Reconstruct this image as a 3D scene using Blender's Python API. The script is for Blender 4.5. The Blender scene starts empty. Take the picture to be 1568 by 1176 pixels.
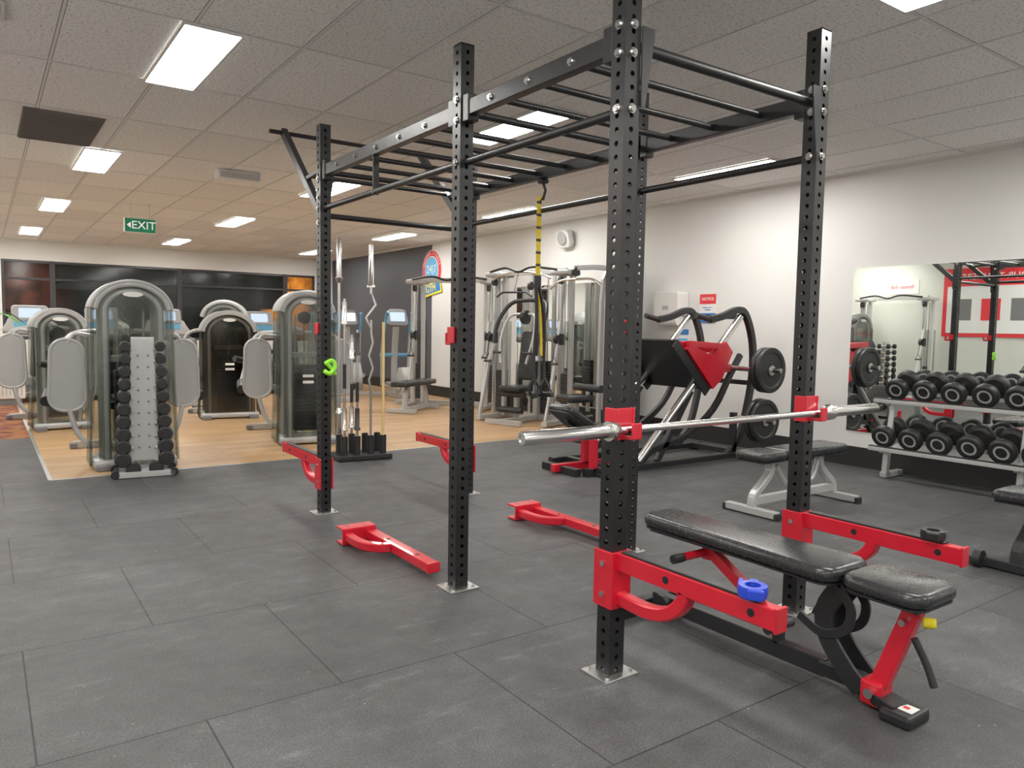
import bpy, bmesh, math, random
from mathutils import Vector, Matrix, Euler
random.seed(7)
D=bpy.data; SC=bpy.context.scene
pi=math.pi
# ------------------------------------------------------------------ materials
def newmat(name):
    m=D.materials.new(name); m.use_nodes=True
    nt=m.node_tree; b=nt.nodes["Principled BSDF"]
    return m,nt,b
def P(name,col,rough=.5,metal=0.,noise=.0,nscale=30,emis=None,es=0,coat=0,bump=0):
    m,nt,b=newmat(name)
    b.inputs["Base Color"].default_value=(*col,1); b.inputs["Roughness"].default_value=rough
    b.inputs["Metallic"].default_value=metal
    b.inputs["Coat Weight"].default_value=coat
    if emis: b.inputs["Emission Color"].default_value=(*emis,1); b.inputs["Emission Strength"].default_value=es
    tc=nt.nodes.new("ShaderNodeTexCoord"); n=nt.nodes.new("ShaderNodeTexNoise"); n.inputs["Scale"].default_value=nscale; n.inputs["Detail"].default_value=4
    nt.links.new(tc.outputs["Object"],n.inputs["Vector"])
    if noise:
        mr=nt.nodes.new("ShaderNodeMapRange"); mr.inputs["To Min"].default_value=1-noise; mr.inputs["To Max"].default_value=1+noise
        nt.links.new(n.outputs["Fac"],mr.inputs["Value"])
        mx=nt.nodes.new("ShaderNodeVectorMath"); mx.operation='SCALE'; mx.inputs[0].default_value=col
        nt.links.new(mr.outputs["Result"],mx.inputs["Scale"]); nt.links.new(mx.outputs[0],b.inputs["Base Color"])
    r=nt.nodes.new("ShaderNodeMapRange"); r.inputs["To Min"].default_value=max(0,rough-.06); r.inputs["To Max"].default_value=min(1,rough+.06)
    nt.links.new(n.outputs["Fac"],r.inputs["Value"]); nt.links.new(r.outputs["Result"],b.inputs["Roughness"])
    if bump:
        bp=nt.nodes.new("ShaderNodeBump"); bp.inputs["Strength"].default_value=bump; bp.inputs["Distance"].default_value=.002
        nt.links.new(n.outputs["Fac"],bp.inputs["Height"]); nt.links.new(bp.outputs[0],b.inputs["Normal"])
    return m
BLACK=P("black_powdercoat",(.012,.012,.013),.36,.0,.2,60,bump=.15)
BLACKF=P("black_frame_paint",(.015,.015,.017),.42)
RED=P("red_powdercoat",(.62,.008,.025),.33,0,.1,20,coat=.3)
CHROME=P("brushed_chrome",(.68,.67,.66),.22,1.)
STEEL=P("zinc_steel",(.6,.6,.59),.38,1.,.15,40)
SILVER=P("silver_paint",(.48,.485,.48),.36,.3,.05,20)
WHITEM=P("white_paint_metal",(.72,.72,.7),.35,.1)
LGREY=P("light_grey_plastic",(.40,.405,.40),.42,0,.05,10)
MGREY=P("mid_grey_plastic",(.17,.172,.175),.45)
VINYL=P("black_vinyl",(.024,.025,.027),.26,0,.1,60,bump=.02)
RUBBER=P("black_rubber",(.016,.016,.017),.45,0,.2,80,bump=.2)
DARKST=P("dark_stack_plate",(.05,.05,.052),.35,.4)
WHITE=P("white_plastic",(.78,.77,.74),.45)
YEL=P("yellow_strap",(.85,.62,.02),.6)
YGREEN=P("lime_band",(.35,.9,.05),.5)
BLUE=P("blue_clip",(.02,.06,.6),.3)
LBLUE=P("light_blue_plastic",(.12,.38,.6),.4)
GREEN=P("sign_green",(.0,.17,.08),.4,emis=(0,.4,.16),es=.1)
SIGNW=P("sign_white",(.9,.9,.88),.5,emis=(1,1,1),es=.35)
PRINTW=P("print_white",(.85,.85,.83),.5)
PRINTR=P("print_red",(.75,.03,.04),.5)
PRINTB=P("print_blue",(.03,.2,.55),.5)
PRINTLB=P("print_light_blue",(.12,.45,.75),.5)
SCREEN=P("console_screen",(.1,.1,.12),.2,emis=(.6,.75,1.),es=.9)
BAMBOO=P("wooden_dowel",(.75,.52,.22),.5,0,.1,12)
FOAM=P("yellow_label",(.9,.75,.02),.5)
LEAF=P("palm_leaf",(.06,.2,.03),.5,0,.3,20)
def tinted(nm,col,a=.05,b_=.38):
    m,nt,b=newmat(nm); nt.nodes.remove(b)
    o=nt.nodes["Material Output"]; t=nt.nodes.new("ShaderNodeBsdfTransparent"); t.inputs[0].default_value=(*col,1)
    g=nt.nodes.new("ShaderNodeBsdfGlossy"); g.inputs["Roughness"].default_value=.1; g.inputs[0].default_value=(.8,.82,.81,1)
    lw=nt.nodes.new("ShaderNodeLayerWeight"); lw.inputs[0].default_value=.35
    mr=nt.nodes.new("ShaderNodeMapRange"); mr.inputs["To Min"].default_value=a; mr.inputs["To Max"].default_value=b_
    nt.links.new(lw.outputs["Fresnel"],mr.inputs[0]); x=nt.nodes.new("ShaderNodeMixShader")
    nt.links.new(mr.outputs[0],x.inputs[0]); nt.links.new(t.outputs[0],x.inputs[1]); nt.links.new(g.outputs[0],x.inputs[2]); nt.links.new(x.outputs[0],o.inputs[0])
    return m
TINT=tinted("tinted_acrylic",(.75,.77,.75)); TINTD=tinted("bronze_acrylic",(.46,.43,.38))
GLASS=tinted("window_glass",(.55,.57,.57),.03,.12)
MIRROR=P("mirror_silvering",(.86,.9,.87),.0,1.)
MIRROR.node_tree.nodes["Principled BSDF"].inputs["Roughness"].default_value=0
for l in list(MIRROR.node_tree.links):
    if l.to_socket.name=="Roughness": MIRROR.node_tree.links.remove(l)
def emi(name,col,s):
    m,nt,b=newmat(name); b.inputs["Base Color"].default_value=(.8,.8,.8,1)
    b.inputs["Emission Color"].default_value=(*col,1); b.inputs["Emission Strength"].default_value=s
    return m
PANEL=emi("led_panel_glow",(1.,.97,.925),30)
def coords(nt,off=(0,0,0)):
    tc=nt.nodes.new("ShaderNodeTexCoord"); mp=nt.nodes.new("ShaderNodeMapping"); mp.inputs["Location"].default_value=off
    nt.links.new(tc.outputs["Object"],mp.inputs["Vector"]); return mp.outputs[0]
def ramp(nt,src,stops):
    r=nt.nodes.new("ShaderNodeValToRGB"); nt.links.new(src,r.inputs[0]); e=r.color_ramp.elements
    while len(e)<len(stops): e.new(.5)
    for i,(p,c) in enumerate(stops): e[i].position=p; e[i].color=(*c,1)
    return r.outputs[0]
def noise(nt,v,s,d=5,r=.6):
    n=nt.nodes.new("ShaderNodeTexNoise"); n.inputs["Scale"].default_value=s; n.inputs["Detail"].default_value=d; n.inputs["Roughness"].default_value=r
    nt.links.new(v,n.inputs["Vector"]); return n.outputs["Fac"]
def mix(nt,f,a,b,mode='MIX'):
    m=nt.nodes.new("ShaderNodeMix"); m.data_type='RGBA'; m.blend_type=mode
    for s,v in ((0,f),(6,a),(7,b)):
        if hasattr(v,"is_linked") or hasattr(v,"links"): nt.links.new(v,m.inputs[s])
        else: m.inputs[s].default_value=v if s==0 else (*v,1)
    return m.outputs[2]
def rubber_floor():
    m,nt,b=newmat("rubber_mat_floor")
    v=coords(nt,(-1.07+.485,-2.58,0))
    br=nt.nodes.new("ShaderNodeTexBrick"); br.offset=.5; br.inputs["Scale"].default_value=1; br.inputs["Brick Width"].default_value=.97; br.inputs["Row Height"].default_value=.96
    br.inputs["Mortar Size"].default_value=.0034; br.inputs["Mortar Smooth"].default_value=.25; br.inputs["Bias"].default_value=0
    br.inputs["Color1"].default_value=(.066,.066,.0675,1); br.inputs["Color2"].default_value=(.053,.053,.0545,1); br.inputs["Mortar"].default_value=(.009,.009,.01,1)
    nt.links.new(v,br.inputs["Vector"])
    n1=ramp(nt,noise(nt,v,.9,7,.6),[(.33,(.76,.76,.76)),(.5,(1,1,1)),(.7,(1.4,1.4,1.4))])
    mp=nt.nodes.new("ShaderNodeMapping"); mp.inputs["Scale"].default_value=(1,3.5,1); mp.inputs["Rotation"].default_value=(0,0,.25); nt.links.new(v,mp.inputs[0])
    n4=ramp(nt,noise(nt,mp.outputs[0],2.2,9,.72),[(.45,(.95,.95,.95)),(.57,(1.05,1.05,1.05)),(.70,(1.8,1.8,1.8))])
    n2=ramp(nt,noise(nt,v,9,8,.75),[(.35,(.84,.84,.84)),(.68,(1.22,1.22,1.22))])
    n3=ramp(nt,noise(nt,v,130,2,.6),[(.35,(.68,.68,.68)),(.68,(1.45,1.45,1.45))])
    c=mix(nt,1.,br.outputs["Color"],n1,'MULTIPLY'); c=mix(nt,1.,c,n2,'MULTIPLY'); c=mix(nt,1.,c,n3,'MULTIPLY'); c=mix(nt,1.,c,n4,'MULTIPLY')
    sp=ramp(nt,noise(nt,v,40,1,.4),[(.78,(0,0,0)),(.8,(1,1,1))])
    c=mix(nt,sp,c,(.22,.22,.21))
    nt.links.new(c,b.inputs["Base Color"])
    rr=nt.nodes.new("ShaderNodeMapRange"); rr.inputs["To Min"].default_value=.42; rr.inputs["To Max"].default_value=.72
    nt.links.new(noise(nt,v,3,6,.7),rr.inputs[0]); nt.links.new(rr.outputs[0],b.inputs["Roughness"])
    bp=nt.nodes.new("ShaderNodeBump"); bp.inputs["Strength"].default_value=.6; bp.inputs["Distance"].default_value=.004
    inv=nt.nodes.new("ShaderNodeMath"); inv.operation='SUBTRACT'; inv.inputs[0].default_value=1; nt.links.new(br.outputs["Fac"],inv.inputs[1])
    ad=nt.nodes.new("ShaderNodeMath"); ad.operation='MULTIPLY_ADD'; nt.links.new(noise(nt,v,180,2,.5),ad.inputs[0]); ad.inputs[1].default_value=.25; nt.links.new(inv.outputs[0],ad.inputs[2])
    nt.links.new(ad.outputs[0],bp.inputs["Height"]); nt.links.new(bp.outputs[0],b.inputs["Normal"])
    return m
def wood_floor():
    m,nt,b=newmat("oak_plank_floor")
    v=coords(nt)
    br=nt.nodes.new("ShaderNodeTexBrick"); br.offset=.37; br.inputs["Scale"].default_value=1; br.inputs["Brick Width"].default_value=1.25; br.inputs["Row Height"].default_value=.16
    br.inputs["Mortar Size"].default_value=.002; br.inputs["Color1"].default_value=(.55,.355,.18,1); br.inputs["Color2"].default_value=(.41,.25,.12,1); br.inputs["Mortar"].default_value=(.18,.11,.06,1)
    nt.links.new(v,br.inputs["Vector"])
    mp=nt.nodes.new("ShaderNodeMapping"); mp.inputs["Scale"].default_value=(1.2,14,1); nt.links.new(v,mp.inputs[0])
    g=ramp(nt,noise(nt,mp.outputs[0],3,6,.65),[(.3,(.76,.72,.66)),(.7,(1.22,1.2,1.15))])
    nt.links.new(mix(nt,1.,br.outputs["Color"],g,'MULTIPLY'),b.inputs["Base Color"]); b.inputs["Roughness"].default_value=.42
    return m
def carpet():
    m,nt,b=newmat("patterned_carpet"); v=coords(nt)
    w=nt.nodes.new("ShaderNodeTexVoronoi"); w.inputs["Scale"].default_value=6; w.distance='MANHATTAN'; nt.links.new(v,w.inputs["Vector"])
    c=ramp(nt,w.outputs["Distance"],[(.1,(.34,.09,.04)),(.35,(.24,.04,.03)),(.6,(.1,.035,.03)),(.8,(.34,.13,.05))])
    nt.links.new(c,b.inputs["Base Color"]); b.inputs["Roughness"].default_value=.95; return m
def ceil_mat():
    m,nt,b=newmat("ceiling_tile"); v=coords(nt,(-.4,-4.45,0))
    br=nt.nodes.new("ShaderNodeTexBrick"); br.offset=0; br.inputs["Scale"].default_value=1; br.inputs["Brick Width"].default_value=.6; br.inputs["Row Height"].default_value=1.2
    br.inputs["Mortar Size"].default_value=.013; br.inputs["Mortar Smooth"].default_value=.1; br.inputs["Color1"].default_value=(.92,.905,.88,1); br.inputs["Color2"].default_value=(.80,.785,.76,1); br.inputs["Mortar"].default_value=(.3,.29,.28,1)  # dark mortar paints a shadow border along the grid strips
    nt.links.new(v,br.inputs["Vector"])
    sp=ramp(nt,noise(nt,v,55,3,.7),[(.36,(.6,.6,.6)),(.47,(1,1,1))])
    c=mix(nt,1.,br.outputs["Color"],sp,'MULTIPLY'); nt.links.new(c,b.inputs["Base Color"]); b.inputs["Roughness"].default_value=.9
    return m
WALLW=P("wall_white_paint",(.76,.75,.725),.6,0,.015,1.5,bump=.03)
WALLG=P("wall_charcoal_paint",(.075,.078,.09),.55,0,.04,2)
WALLGR=P("wall_pale_paint",(.68,.7,.64),.6)
BASEB=P("baseboard_black",(.015,.015,.016),.5)
FRAMEAL=P("window_frame_dark",(.05,.05,.055),.4,.4)
# ------------------------------------------------------------------ mesh builder
class MB:
    def __init__(s): s.v=[];s.f=[];s.mi=[];s.sm=[];s.ml=[]
    def add(s,vs,fs,mat,smooth=False,M=None):
        if mat not in s.ml: s.ml.append(mat)
        k=s.ml.index(mat);o=len(s.v)
        for p in vs: s.v.append(tuple(M@Vector(p)) if M is not None else tuple(p))
        for f in fs: s.f.append([i+o for i in f]);s.mi.append(k);s.sm.append(smooth)
    def bm(s,bm,mat,smooth=False,M=None):
        bm.verts.index_update()
        s.add([v.co[:] for v in bm.verts],[[v.index for v in f.verts] for f in bm.faces],mat,smooth,M); bm.free()
    def box(s,c,d,mat,rot=(0,0,0),bev=0.,seg=2,M=None,smooth=False):
        b=bmesh.new(); bmesh.ops.create_cube(b,size=1); bmesh.ops.scale(b,vec=d,verts=b.verts)
        if bev: bmesh.ops.bevel(b,geom=b.edges[:],offset=min(bev,min(d)*.49),segments=seg,profile=.5,affect='EDGES')
        T=Matrix.Translation(c)@Euler(rot).to_matrix().to_4x4()
        s.bm(b,mat,smooth or (bev>.012),(M@T) if M is not None else T)
    def beam(s,a,b_,w,h,mat,bev=.004,side=None,M=None):
        a=Vector(a);b_=Vector(b_);t=(b_-a);L=t.length;t.normalize()
        sd=Vector(side) if side else (Vector((0,0,1)).cross(t) if abs(t.z)<.95 else Vector((1,0,0)))
        sd=(sd-t*sd.dot(t)).normalized(); n=t.cross(sd)
        R=Matrix((sd,n,t)).transposed().to_4x4()
        T=Matrix.Translation((a+b_)/2)@R
        b=bmesh.new(); bmesh.ops.create_cube(b,size=1); bmesh.ops.scale(b,vec=(w,h,L),verts=b.verts)
        if bev: bmesh.ops.bevel(b,geom=b.edges[:],offset=min(bev,w*.4,h*.4),segments=2,profile=.5,affect='EDGES')
        s.bm(b,mat,False,(M@T) if M is not None else T)
    def sweep(s,pts,prof,mat,side=(0,1,0),M=None,smooth=True,cap=True):
        pts=[Vector(p) for p in pts];n=len(pts);m=len(prof);side=Vector(side)
        vs=[]
        for i,p in enumerate(pts):
            t=(pts[min(i+1,n-1)]-pts[max(i-1,0)]).normalized()
            b=side-t*side.dot(t)
            if b.length<1e-4: b=Vector((1,0,0))-t*t.x
            b.normalize();q=t.cross(b)
            for (u,w) in prof: vs.append(p+b*u+q*w)
        fs=[[i*m+j,i*m+(j+1)%m,(i+1)*m+(j+1)%m,(i+1)*m+j] for i in range(n-1) for j in range(m)]
        s.add(vs,fs,mat,smooth,M)
        if cap: s.add(vs[:m],[list(range(m))[::-1]],mat,False,M); s.add(vs[-m:],[list(range(m))],mat,False,M)
    def tube(s,pts,r,mat,side=None,seg=10,M=None,k=0,cap=True):
        if k: pts=catmull(pts,k)
        if side is None:
            d=Vector(pts[-1])-Vector(pts[0]); 
            c=Vector((0,0,1)) if abs(d.normalized().z)<.6 else Vector((1,0,0))
            side=c
            for i in range(1,len(pts)-1):
                nn=(Vector(pts[i])-Vector(pts[0])).cross(d)
                if nn.length>1e-3: side=nn.normalized();break
        s.sweep(pts,[(r*math.cos(2*pi*i/seg),r*math.sin(2*pi*i/seg)) for i in range(seg)],mat,side,M,True,cap)
    def rtube(s,pts,w,h,mat,side,M=None,k=0):
        if k: pts=catmull(pts,k)
        e=min(w,h)*.12; a=w/2;b=h/2
        pr=[(a-e,-b),(a,-b+e),(a,b-e),(a-e,b),(-a+e,b),(-a,b-e),(-a,-b+e),(-a+e,-b)]
        s.sweep(pts,pr,mat,side,M,False)
    def cyl(s,a,b,r,mat,seg=16,r2=None,bev=0,M=None):
        a=Vector(a);b=Vector(b);t=(b-a).normalized();r2=r if r2 is None else r2;L=(b-a).length
        if bev: pr=[(0,0),(r-bev,0),(r-bev*.3,bev*.3),(r,bev),(r2,L-bev),(r2-bev*.3,L-bev*.3),(r2-bev,L),(0,L)]
        else: pr=[(0,0),(r,0),(r2,L),(0,L)]
        s.lathe(pr,mat,a,t,seg,M)
    def lathe(s,pr,mat,o=(0,0,0),ax=(0,0,1),seg=20,M=None,smooth=True):
        t=Vector(ax).normalized();u=t.orthogonal().normalized();w=t.cross(u);o=Vector(o);vs=[];idx=[]
        for (r,z) in pr:
            if r<1e-6: idx.append([len(vs)]);vs.append(o+t*z)
            else:
                idx.append(list(range(len(vs),len(vs)+seg)))
                for i in range(seg): a=2*pi*i/seg;vs.append(o+t*z+(u*math.cos(a)+w*math.sin(a))*r)
        flat=[];sm=[]
        for k in range(len(pr)-1):
            A,B=idx[k],idx[k+1];dst=sm if abs(pr[k+1][1]-pr[k][1])>1e-5 else flat
            for i in range(seg):
                j=(i+1)%seg
                if len(A)==1 and len(B)==1: continue
                if len(A)==1: dst.append([A[0],B[j],B[i]])
                elif len(B)==1: dst.append([A[i],A[j],B[0]])
                else: dst.append([A[i],A[j],B[j],B[i]])
        if sm: s.add(vs,sm,mat,smooth,M)
        if flat: s.add(vs,flat,mat,False,M)
    def prism(s,poly,th,mat,M,bev=0,smooth=False,seg=3):
        b=bmesh.new();vs=[b.verts.new((p[0],p[1],-th/2)) for p in poly];f=b.faces.new(vs)
        r=bmesh.ops.extrude_face_region(b,geom=[f]);bmesh.ops.translate(b,vec=(0,0,th),verts=[e for e in r['geom'] if isinstance(e,bmesh.types.BMVert)])
        bmesh.ops.recalc_face_normals(b,faces=b.faces)
        if bev:
            ed=[e for e in b.edges if abs(e.verts[0].co.z-e.verts[1].co.z)<1e-6]
            bmesh.ops.bevel(b,geom=ed,offset=bev,segments=seg,profile=.5,affect='EDGES')
        s.bm(b,mat,smooth,M)
    def text(s,body,size,mat,M,ext=.001,align='CENTER'):
        c=D.curves.new("t","FONT");c.body=body;c.size=size;c.extrude=ext;c.align_x=align;c.align_y='CENTER';c.resolution_u=2
        o=D.objects.new("t",c);SC.collection.objects.link(o);bpy.context.view_layer.update()
        me=D.meshes.new_from_object(o.evaluated_get(bpy.context.evaluated_depsgraph_get()))
        s.add([v.co[:] for v in me.vertices],[list(p.vertices) for p in me.polygons],mat,False,M)
        D.objects.remove(o);D.curves.remove(c);D.meshes.remove(me)
    def obj(s,name,loc=(0,0,0),yaw=0):
        me=D.meshes.new(name);me.from_pydata(s.v,[],s.f)
        for m in s.ml: me.materials.append(m)
        me.polygons.foreach_set("material_index",s.mi);me.polygons.foreach_set("use_smooth",s.sm);me.update()
        b=bmesh.new();b.from_mesh(me);bmesh.ops.recalc_face_normals(b,faces=b.faces);b.to_mesh(me);b.free()
        o=D.objects.new(name,me);SC.collection.objects.link(o);o.location=loc;o.rotation_euler=(0,0,yaw);return o
def catmull(pts,k):
    P_=[Vector(p) for p in pts];P_=[P_[0]*2-P_[1]]+P_+[P_[-1]*2-P_[-2]];out=[]
    for i in range(1,len(P_)-2):
        for j in range(k):
            t=j/k;a,b,c,d=P_[i-1:i+3]
            out.append(.5*((2*b)+(c-a)*t+(2*a-5*b+4*c-d)*t*t+(3*b-a-3*c+d)*t**3))
    out.append(P_[-2]);return out
def rrect(w,h,r,n=5,w2=None):
    w2=w if w2 is None else w2;o=[]
    for cx,cy,a0 in ((w2/2-r,h/2-r,0),(-w2/2+r,h/2-r,90),(-w/2+r,-h/2+r,180),(w/2-r,-h/2+r,270)):
        for i in range(n+1): a=math.radians(a0+90*i/n);o.append((cx+r*math.cos(a),cy+r*math.sin(a)))
    return o
T=Matrix.Translation
def RX(a): return Matrix.Rotation(a,4,'X')
def RY(a): return Matrix.Rotation(a,4,'Y')
def RZ(a): return Matrix.Rotation(a,4,'Z')
# ------------------------------------------------------------------ room
WX,WY,CZ=7.235,18.09,2.964; LX,BY=-1.5,-3.2
FYw=7.305; FXw=.44
def simple(name,parts):
    m=MB()
    for p in parts: m.box(*p)
    return m.obj(name)
def rng(a,b): return ((a[0]+b[0])/2,(a[1]+b[1])/2,(a[2]+b[2])/2),(abs(b[0]-a[0]),abs(b[1]-a[1]),abs(b[2]-a[2]))
RF=rubber_floor();WF=wood_floor();CA=carpet()
fl=MB()
def slab(a,b,mat): c,d=rng(a,b);fl.box(c,d,mat)
slab((LX-.1,BY-.1,-.1),(WX+.1,FYw,0),RF); slab((FXw,FYw,-.1),(WX+.1,WY+.1,0),WF)
slab((LX-.1,FYw,-.1),(FXw,10.1,0),RF); slab((LX-.1,10.1,-.1),(FXw,WY+.1,0),CA)
fl.obj("floor")
tr=MB();tr.box((3.84,FYw,.002),(6.8,.03,.004),STEEL);tr.box((FXw,(FYw+WY)/2,.002),(.03,WY-FYw,.004),STEEL);tr.obj("trim_1")
c,d=rng((LX-.1,BY-.1,CZ),(WX+.1,WY+.1,CZ+.1));simple("ceiling",[(c,d,ceil_mat())])
# T-bar suspension grid
m=MB();x=-1.4
while x<WX-.02: m.box((x,(BY+WY)/2,CZ-.0015),(.014,WY-BY-.02,.003),WHITEM);x+=.6
y=4.45-1.2*6
while y<WY-.02:
    if y>BY+.02: m.box(((LX+WX)/2,y,CZ-.0012),(WX-LX-.02,.014,.0024),WHITEM)
    y+=1.2
m.obj("trim_4")
m=MB();c,d=rng((WX,BY,0),(WX+.1,12.99,CZ));m.box(c,d,WALLW);c,d=rng((WX,12.99,0),(WX+.1,WY+.1,CZ));m.box(c,d,WALLG);m.obj("wall_right")
c,d=rng((LX-.1,BY,0),(LX,WY+.1,CZ));simple("wall_left",[(c,d,WALLGR)])
c,d=rng((LX-.1,BY-.1,0),(WX+.1,BY,CZ));simple("wall_front",[(c,d,WALLW)])
wx0,wx1,wz0,wz1=.36,6.78,.95,2.55
m=MB()
for a,b in (((LX,WY,0),(WX,WY+.12,wz0)),((LX,WY,wz1),(WX,WY+.12,CZ)),((LX,WY,wz0),(wx0,WY+.12,wz1)),((wx1,WY,wz0),(WX,WY+.12,wz1))):
    c,d=rng(a,b);m.box(c,d,WALLW)
m.obj("wall_back")
BLIND=P("roller_blind_grey",(.14,.14,.145),.7)
for i,(a,b) in enumerate(((wx0,1.23),(1.23,3.66),(3.66,6.05),(6.05,wx1))):
    m=MB();y=WY+.05
    for x in (a+.025,b-.025): m.box((x,y,(wz0+wz1)/2),(.05,.07,wz1-wz0),FRAMEAL,bev=.004)
    for z in (wz0+.03,2.18,wz1-.03): m.box(((a+b)/2,y,z),(b-a-.1,.06,.05),FRAMEAL,bev=.004)
    m.box(((a+b)/2,y+.01,(wz0+wz1)/2),(b-a-.08,.008,wz1-wz0-.06),GLASS)
    if i in (1,2): m.box(((a+b)/2,y+.04,2.25 if i==1 else 2.1),(b-a-.1,.006,.5 if i==1 else .8),BLIND)
    m.obj("window_%d"%(i+1))
simple("baseboard_right",[((WX-.008,(BY+WY)/2,.1),(.016,WY-BY,.2),BASEB)])
simple("baseboard_back",[(((LX+WX)/2,WY-.008,.07),(WX-LX-.04,.016,.14),BASEB)])
simple("baseboard_left",[((LX+.008,(BY+WY)/2,.07),(.016,WY-BY-.04,.14),BASEB)])
simple("trim_2",[((WX-.012,(BY+WY)/2,CZ-.012),(.024,WY-BY-.02,.024),WHITEM)])
simple("trim_3",[(((LX+WX)/2,WY-.012,CZ-.012),(WX-LX-.06,.024,.024),WHITEM)])
def outside():
    m,nt,b=newmat("night_street"); v=coords(nt)
    sx=nt.nodes.new("ShaderNodeSeparateXYZ");nt.links.new(v,sx.inputs[0])
    def band(ch,c,w):
        a=nt.nodes.new("ShaderNodeMath");a.operation='SUBTRACT';nt.links.new(sx.outputs[ch],a.inputs[0]);a.inputs[1].default_value=c
        q=nt.nodes.new("ShaderNodeMath");q.operation='ABSOLUTE';nt.links.new(a.outputs[0],q.inputs[0])
        r=nt.nodes.new("ShaderNodeMapRange");r.inputs[1].default_value=0;r.inputs[2].default_value=w;r.inputs[3].default_value=1;r.inputs[4].default_value=0;nt.links.new(q.outputs[0],r.inputs[0]);return r.outputs[0]
    def mul(a,b_):
        q=nt.nodes.new("ShaderNodeMath");q.operation='MULTIPLY';nt.links.new(a,q.inputs[0]);nt.links.new(b_,q.inputs[1]);return q.outputs[0]
    n=ramp(nt,noise(nt,v,2.2,5,.6),[(.4,(.2,.2,.2)),(.6,(1,1,1))])
    # material coordinates are the panel's object space (centre at origin offset below)
    g1=mul(band("X",6.35,.8),band("Z",1.7,1.6))  # orange and reddish night glow painted into the backdrop's emission
    g2=mul(band("X",.8,.9),band("Z",1.9,.8))
    c=mix(nt,g1,(.006,.007,.01),(5.,1.5,.18)); c=mix(nt,g2,c,(.6,.13,.05))
    c=mix(nt,1.,c,n,'MULTIPLY')
    nt.links.new(c,b.inputs["Emission Color"]);b.inputs["Emission Strength"].default_value=1.;b.inputs["Base Color"].default_value=(.01,.01,.012,1)
    return m
simple("outdoor_backdrop",[((4,18.6,1.5),(12,.1,4),outside())])  # flat emissive backdrop behind the windows, street glow painted on
# ------------------------------------------------------------------ ceiling fittings
for x,sl in ((1.10,.028),(3.57,.028),(6.22,.008),(-.9,0)):
    for y in (-1.5,1.45,5.06,8.77,12.5,16.35):
        m=MB();z=CZ-.008
        m.box((0,0,0),(.3,1.2,.008),PANEL)
        for sx_ in (-1,1): m.box((sx_*.158,0,-.002),(.016,1.232,.014),WHITEM)
        for sy in (-1,1): m.box((0,sy*.608,-.002),(.3,.016,.014),WHITEM)
        m.obj("ceiling_light_panel",(x-sl*(y-5.06),y,z))
VENTD=P("vent_dark",(.15,.14,.125),.7)
m=MB();m.box((0,0,0),(.56,1.12,.01),VENTD)
for i in range(14): m.box((0,-.53+i*.082,-.008),(.54,.012,.012),VENTD,rot=(.5,0,0))
m.obj("ceiling_return_air_grille",(.59,7.5,CZ-.008))
m=MB()
for i in range(4): a=.28-.06*i;[m.box(c_,d_,WHITEM,bev=.004) for c_,d_ in (((0,a/2,-.01*i),(a,.02,.02)),((0,-a/2,-.01*i),(a,.02,.02)),((a/2,0,-.01*i),(.02,a,.02)),((-a/2,0,-.01*i),(.02,a,.02)))]
m.obj("ceiling_air_diffuser",(0.0,4.9,CZ-.012))
m=MB();m.box((0,0,-.05),(.46,.16,.1),WHITE,bev=.02);m.box((0,-.082,-.055),(.4,.006,.06),LGREY)
for i in range(7): m.box((0,-.086,-.03-.008*i),(.38,.006,.003),WHITE)
m.obj("ceiling_emergency_light",(2.3,8.4,CZ))
m=MB();m.box((0,0,0),(.4,.05,.2),WHITE,bev=.006);m.box((0,-.027,0),(.38,.004,.18),GREEN)
Mt=T((.04,-.031,0))@RX(pi/2);m.text("EXIT",.15,SIGNW,Mt)
m.add([(-.17,-.031,0),(-.12,-.031,.04),(-.12,-.031,-.04)],[[0,1,2]],SIGNW)
m.cyl((-.12,0,.1),(-.12,0,.304),.006,WHITE,8);m.cyl((.12,0,.1),(.12,0,.304),.006,WHITE,8)
m.obj("exit_sign",(1.83,11.5,2.66))
m=MB();m.lathe([(0,0),(.05,0),(.05,-.02),(.03,-.045),(0,-.05)],WHITE);m.obj("smoke_detector",(1.32,3.55,CZ))
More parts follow.
